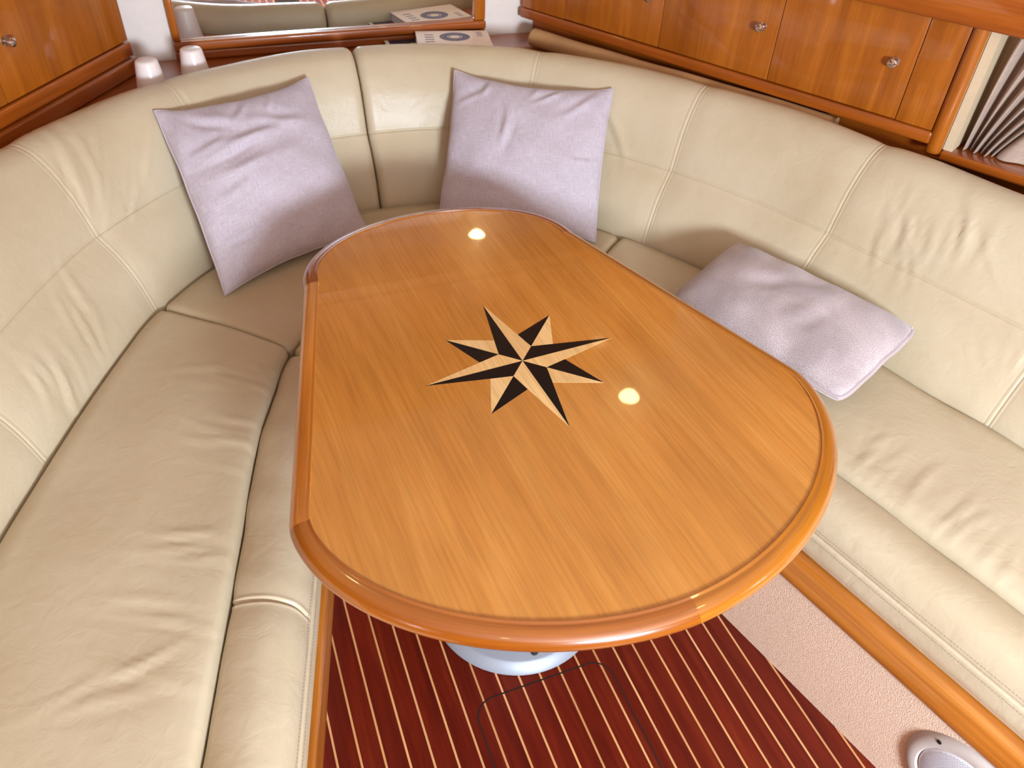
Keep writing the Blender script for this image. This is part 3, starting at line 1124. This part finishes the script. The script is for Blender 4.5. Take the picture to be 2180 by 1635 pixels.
fB = [tuple(i + n * mz for i in r[::-1]) for r in fA]
cu = mesh('curtain', np.concatenate([vv, G2.reshape(-1, 3)]), fA + fB, M_CURTAIN, None, True, np.concatenate([uvs, uvs]))
tag(cu, 'taupe cloth curtain gathered in pleats beside the locker corner post', 'curtain')

# rolled cloth lying on the shelf under the locker
ra, rb = Vector((.012, 2.631, .7965)), Vector((.812, 2.018, .7970))
nr, ng = 60, 28
d = (rb - ra).normalized()
sd = Vector((-d.y, d.x, 0))
v, f = [], []
for i in range(nr):
    s = i / (nr - 1)
    c = ra.lerp(rb, s)
    for k in range(ng):
        a = 2 * math.pi * k / ng
        r = .0268 * (1 + .05 * math.sin(7 * s + 2 * a) + .03 * math.sin(23 * s + a))
        v.append(c + sd * (r * math.cos(a)) + Vector((0, 0, 1)) * (r * math.sin(a) * (.95)))
f = grid_faces(nr, ng, True)
# open spiral ends
for e, base in ((0, 0), (1, (nr - 1) * ng)):
    c = (ra if e == 0 else rb) + d * (.008 if e == 0 else -.008)
    i0 = len(v)
    for k in range(ng):
        a = 2 * math.pi * k / ng
        v.append(c + sd * (.018 * math.cos(a)) + Vector((0, 0, .017 * math.sin(a))))
    for k in range(ng):
        f.append((base + k, base + (k + 1) % ng, i0 + (k + 1) % ng, i0 + k))
    f.append(tuple(range(i0, i0 + ng)))
rl = mesh('cloth_roll', v, f, M_ROLL, None, True, None, sharp=60)
tag(rl, 'long roll of tan cloth lying on the shelf under the locker', 'cloth roll')

# ------------------------------------------------------------------ lockers to port
LA = Vector((-1.208, 1.724, 0))
LT = Vector((.179, .984, 0)).normalized()
LN = Vector((LT.y, -LT.x, 0)).normalized()
if LN.dot(Vector((0, 1.2, 0)) - LA) < 0: LN = -LN
LRZ = math.atan2(LT.y, LT.x)


def lbox(name, t0, t1, d0, d1, z0, z1, mat, parent, bevel=0.0):
    c = LA + LT * ((t0 + t1) / 2) + LN * ((d0 + d1) / 2) + Vector((0, 0, (z0 + z1) / 2))
    o = box(name, c, (t1 - t0, abs(d1 - d0), z1 - z0), mat, None, LRZ, bevel)
    if parent:
        o.parent = parent
        o.matrix_parent_inverse = Matrix.Identity(4)
    return o


ll = empty('side_locker')
tag(ll, 'short varnished cherry locker with stepped mouldings beside the white wall panel', 'locker')
T0 = -.75
lbox('body', T0, .515, -.22, -.016, .855, 1.20, M_CAB, ll)
lbox('base_moulding', T0, .524, -.20, .012, .7685, .812, M_CABH, ll, .007)
lbox('bottom_rail', T0, .519, -.20, .004, .814, .853, M_CABH, ll, .006)
ysg = 1 if (Matrix.Rotation(LRZ, 3, 'Z') @ Vector((0, 1, 0))).dot(LN) > 0 else -1
for a, c in ((-.40, .031), (.034, .44)):
    dr = lbox('door', a, c, -.015, -.001, .857, 1.11, M_CAB, ll, .0012)
    kn = knob(dr, (0, 0, 0), (0, ysg, 0))
    kn.location = (-(c - a) / 2 + .054, ysg * .007, .98 - .9835)
    kn.rotation_euler = Vector((0, ysg, 0)).to_track_quat('Z', 'Y').to_euler()
lbox('stile', .442, .514, -.016, -.001, .857, 1.11, M_CAB, ll, .001)
lbox('stile', T0, -.402, -.016, -.001, .857, 1.11, M_CAB, ll, .001)
lbox('valance', T0, .519, -.06, .016, 1.112, 1.20, M_CABH, ll, .006)

# ------------------------------------------------------------------ mirror on the front bulkhead
MP = Vector((-1.003, 2.37, 0))
MP = MP + AX * (WALLU - MP.dot(AX))
mr = empty('wall_mirror')
tag(mr, 'wood framed mirror on the white bulkhead above the shelf', 'mirror')


def mbox(name, t0, t1, d0, d1, z0, z1, mat, bevel=0.0):
    c = MP + WX * ((t0 + t1) / 2) - AX * ((d0 + d1) / 2) + Vector((0, 0, (z0 + z1) / 2))
    o = box(name, c, (t1 - t0, abs(d1 - d0), z1 - z0), mat, mr, BETA, bevel)
    return o


mbox('glass', -.024, .880, .001, .006, .815, 1.20, M_MIRROR)
mbox('frame_rail', -.0455, .9165, .001, .030, .796, .822, M_CABH, .006)
mbox('frame_rail', -.0455, .9165, .001, .024, .7685, .795, M_CABH, .006)
mbox('frame_rail', -.0455, .9165, .001, .024, 1.20, 1.23, M_CABH, .005)
mbox('frame_stile', -.0455, -.024, .001, .020, .822, 1.20, M_CABV, .004)
mbox('frame_stile', .880, .9165, .001, .020, .822, 1.20, M_CABV, .004)

# overhead locker above the mirror (seen only in reflections)
ov = empty('overhead_locker')
tag(ov, 'varnished cherry overhead locker above the mirror', 'locker')
oc = uv(WALLU - .17, .40, 1.62)
box('body', oc, (2.5, .338, .62), M_CAB, ov, BETA, .004)
for k in (-2, -1, 0, 1, 2):
    box('door', uv(WALLU - .346, .40 + k * .49, 1.62), (.47, .012, .54), M_CAB, ov, BETA, .002)

# ------------------------------------------------------------------ tumblers
for i, (x, y, lab) in enumerate(((-.927, 2.186, 'frosted white glass tumbler standing upside down beside the mirror frame'),
                                 (-1.010, 2.083, 'frosted white glass tumbler standing upside down next to the side locker'))):
    tm = empty('tumbler', (x, y, .768))
    lathe('glass', [(.030, .001), (.041, .001), (.0415, .004), (.040, .012), (.0295, .083), (.0275, .088), (.023, .0905), (0, .0905)], M_FROST, tm, 48)
    lathe('rim_band', [(.0365, .0005), (.0425, .0005), (.0425, .004), (.0405, .006)], M_FROST, tm, 48)
    tag(tm, lab, 'tumbler')


# ------------------------------------------------------------------ books
def book(name, c, rz, w, h, th, cover, spine, pages, label, deco):
    r = empty(name, c, rz)
    box('cover', (0, 0, th - .0012), (w, h, .0024), cover, r, 0, .0006)
    box('cover', (0, 0, .0012), (w, h, .0024), spine, r, 0, .0006)
    box('spine', (0, -h / 2 + .0012, th / 2), (w, .0024, th - .0052), spine, r)
    box('pages', (0, .001, th / 2), (w - .006, h - .006, th - .0052), pages, r)
    deco(r, w, h, th)
    tag(r, label, 'book')
    return r


M_COVER = plain('pale_cover', lin(236, 220, 206), 0.45)
M_NAVY = plain('navy_cover', lin(36, 38, 58), 0.4)
M_PAGES = plain('book_pages', lin(214, 206, 196), 0.8)
M_PURPLE = plain('violet_print', lin(92, 84, 116), 0.5)
M_SPINE = plain('blue_grey_spine', lin(176, 190, 206), 0.5)
M_YELLOW = plain('yellow_print', lin(206, 180, 60), 0.5)
M_WPRINT = plain('white_print', lin(226, 222, 214), 0.5)
M_REDP = plain('red_print', lin(170, 50, 40), 0.5)


def ring(name, parent, cx, cy, z, r0, r1, mat, sx=1.0, seg=40):
    v, f = [], []
    for i in range(seg):
        a = 2 * math.pi * i / seg
        for r in (r0, r1):
            v.append((cx + sx * r * math.cos(a), cy + r * math.sin(a), z))
    for i in range(seg):
        k = (i + 1) % seg
        f.append((2 * i, 2 * i + 1, 2 * k + 1, 2 * k))
    return mesh(name, v, f, mat, parent)


def deco_top(r, w, h, th):
    ring('emblem', r, .005, .015, th + .0005, .020, .040, M_PURPLE, 1.2)
    ring('emblem', r, .005, .015, th + .0005, .014, .017, M_PURPLE, 1.2)
    for k in range(4):
        box('print_line', (-.075, -.03 + k * .022, th + .0002), (.028, .006, .0004), M_PURPLE, r)
        box('print_line', (.085, .02 + k * .012, th + .0002), (.018, .003, .0004), M_PURPLE, r)


def deco_low(r, w, h, th):
    for x in (-w / 2 + .006, w / 2 - .006):
        box('print_border', (x, 0, th + .0002), (.012, h - .002, .0005), M_WPRINT, r)
    ring('emblem', r, -.075, .02, th + .0005, .0, .018, M_YELLOW)
    box('print_line', (-.07, -.055, th + .0002), (.05, .012, .0004), M_REDP, r)


book('lower_book', (-.283, 2.549, .7685), math.radians(19), .325, .160, .014, M_NAVY, M_NAVY, M_PAGES, 'dark navy book with pale borders lying under another book on the shelf', deco_low)
book('upper_book', (-.237, 2.538, .7833), math.radians(11), .230, .150, .026, M_COVER, M_SPINE, M_PAGES, 'pale book with a violet ring emblem lying on top of a navy book', deco_top)

# ------------------------------------------------------------------ loudspeaker in the riser
RT = Vector((.606, -.796, 0)).normalized()
RN = Vector((RT.y, -RT.x, 0))
if RN.dot(Vector((0, 0.6, 0)) - Vector((.79, .71, 0))) < 0: RN = -RN
sp = empty('loudspeaker')
tag(sp, 'round pale loudspeaker with a perforated grille set in the carpeted riser', 'loudspeaker')
spc = Vector((.791, .708, 0)) + RT * .110 + RN * .000 + Vector((0, 0, .155))
sp.location = spc
sp.rotation_euler = RN.to_track_quat('Z', 'Y').to_euler()
lathe('bezel', [(0, .0), (.109, .0), (.110, .004), (.107, .012), (.100, .019), (.088, .021), (.082, .020), (.079, .016), (.079, .010), (0, .010)], M_GREY, sp, 64)
gp = [(.0785, .012)] + [(.078 * math.cos(a), .014 + .012 * math.sin(a)) for a in np.linspace(0, math.pi / 2, 10)]
lathe('grille', gp, M_MESH, sp, 64)
# perforations of the grille
v, f = [], []
for ix in range(-24, 25):
    for iy in range(-28, 29):
        x = ix * .0033 + (iy % 2) * .00165
        y = iy * .00286
        r = math.hypot(x, y)
        if r > .0735: continue
        zz = .014 + .012 * math.sqrt(max(0, 1 - (r / .078) ** 2)) + .0003
        b0 = len(v)
        for k in range(6):
            a = k * math.pi / 3
            v.append((x + .0010 * math.cos(a), y + .0010 * math.sin(a), zz))
        f.append(tuple(range(b0, b0 + 6)))
tag(mesh('perforations', v, f, M_MESHDOT, sp), kind='stuff')
for k in range(4):
    a = math.radians(45 + 90 * k)
    lathe('screw', [(0, .015), (.0045, .017), (.0045, .0225), (.003, .0235), (0, .0225)], M_DARKMETAL, sp, 14, (.096 * math.cos(a), .096 * math.sin(a), -.002))


# ------------------------------------------------------------------ downlights
def downlight(x, y, z, r, label):
    t = empty('downlight_offscreen', (x, y, z))
    lathe('trim_ring', [(r, -.001), (r + .012, -.001), (r + .010, -.007), (r + .003, -.009), (r, -.005), (r, -.001)], M_CHROME, t, 36)
    lathe('lens_offscreen', [(r * math.sin(a), -.003 - .95 * r * math.cos(a)) for a in np.linspace(0, math.pi / 2, 9)], M_LAMP, t, 36)
    tag(t, label, 'downlight')
    return t


downlight(-.160, 2.565, 1.308, .028, 'small round downlight under the overhead locker above the books')
downlight(.487, 2.42, CEIL, .040, 'round ceiling downlight between the table and the wall locker')
downlight(-.62, 1.15, CEIL, .040, 'round ceiling downlight above the seat with the cross seam')
downlight(1.05, .55, CEIL, .040, 'round ceiling downlight above the loudspeaker')
downlight(-.05, -.55, CEIL, .040, 'round ceiling downlight near the companionway')
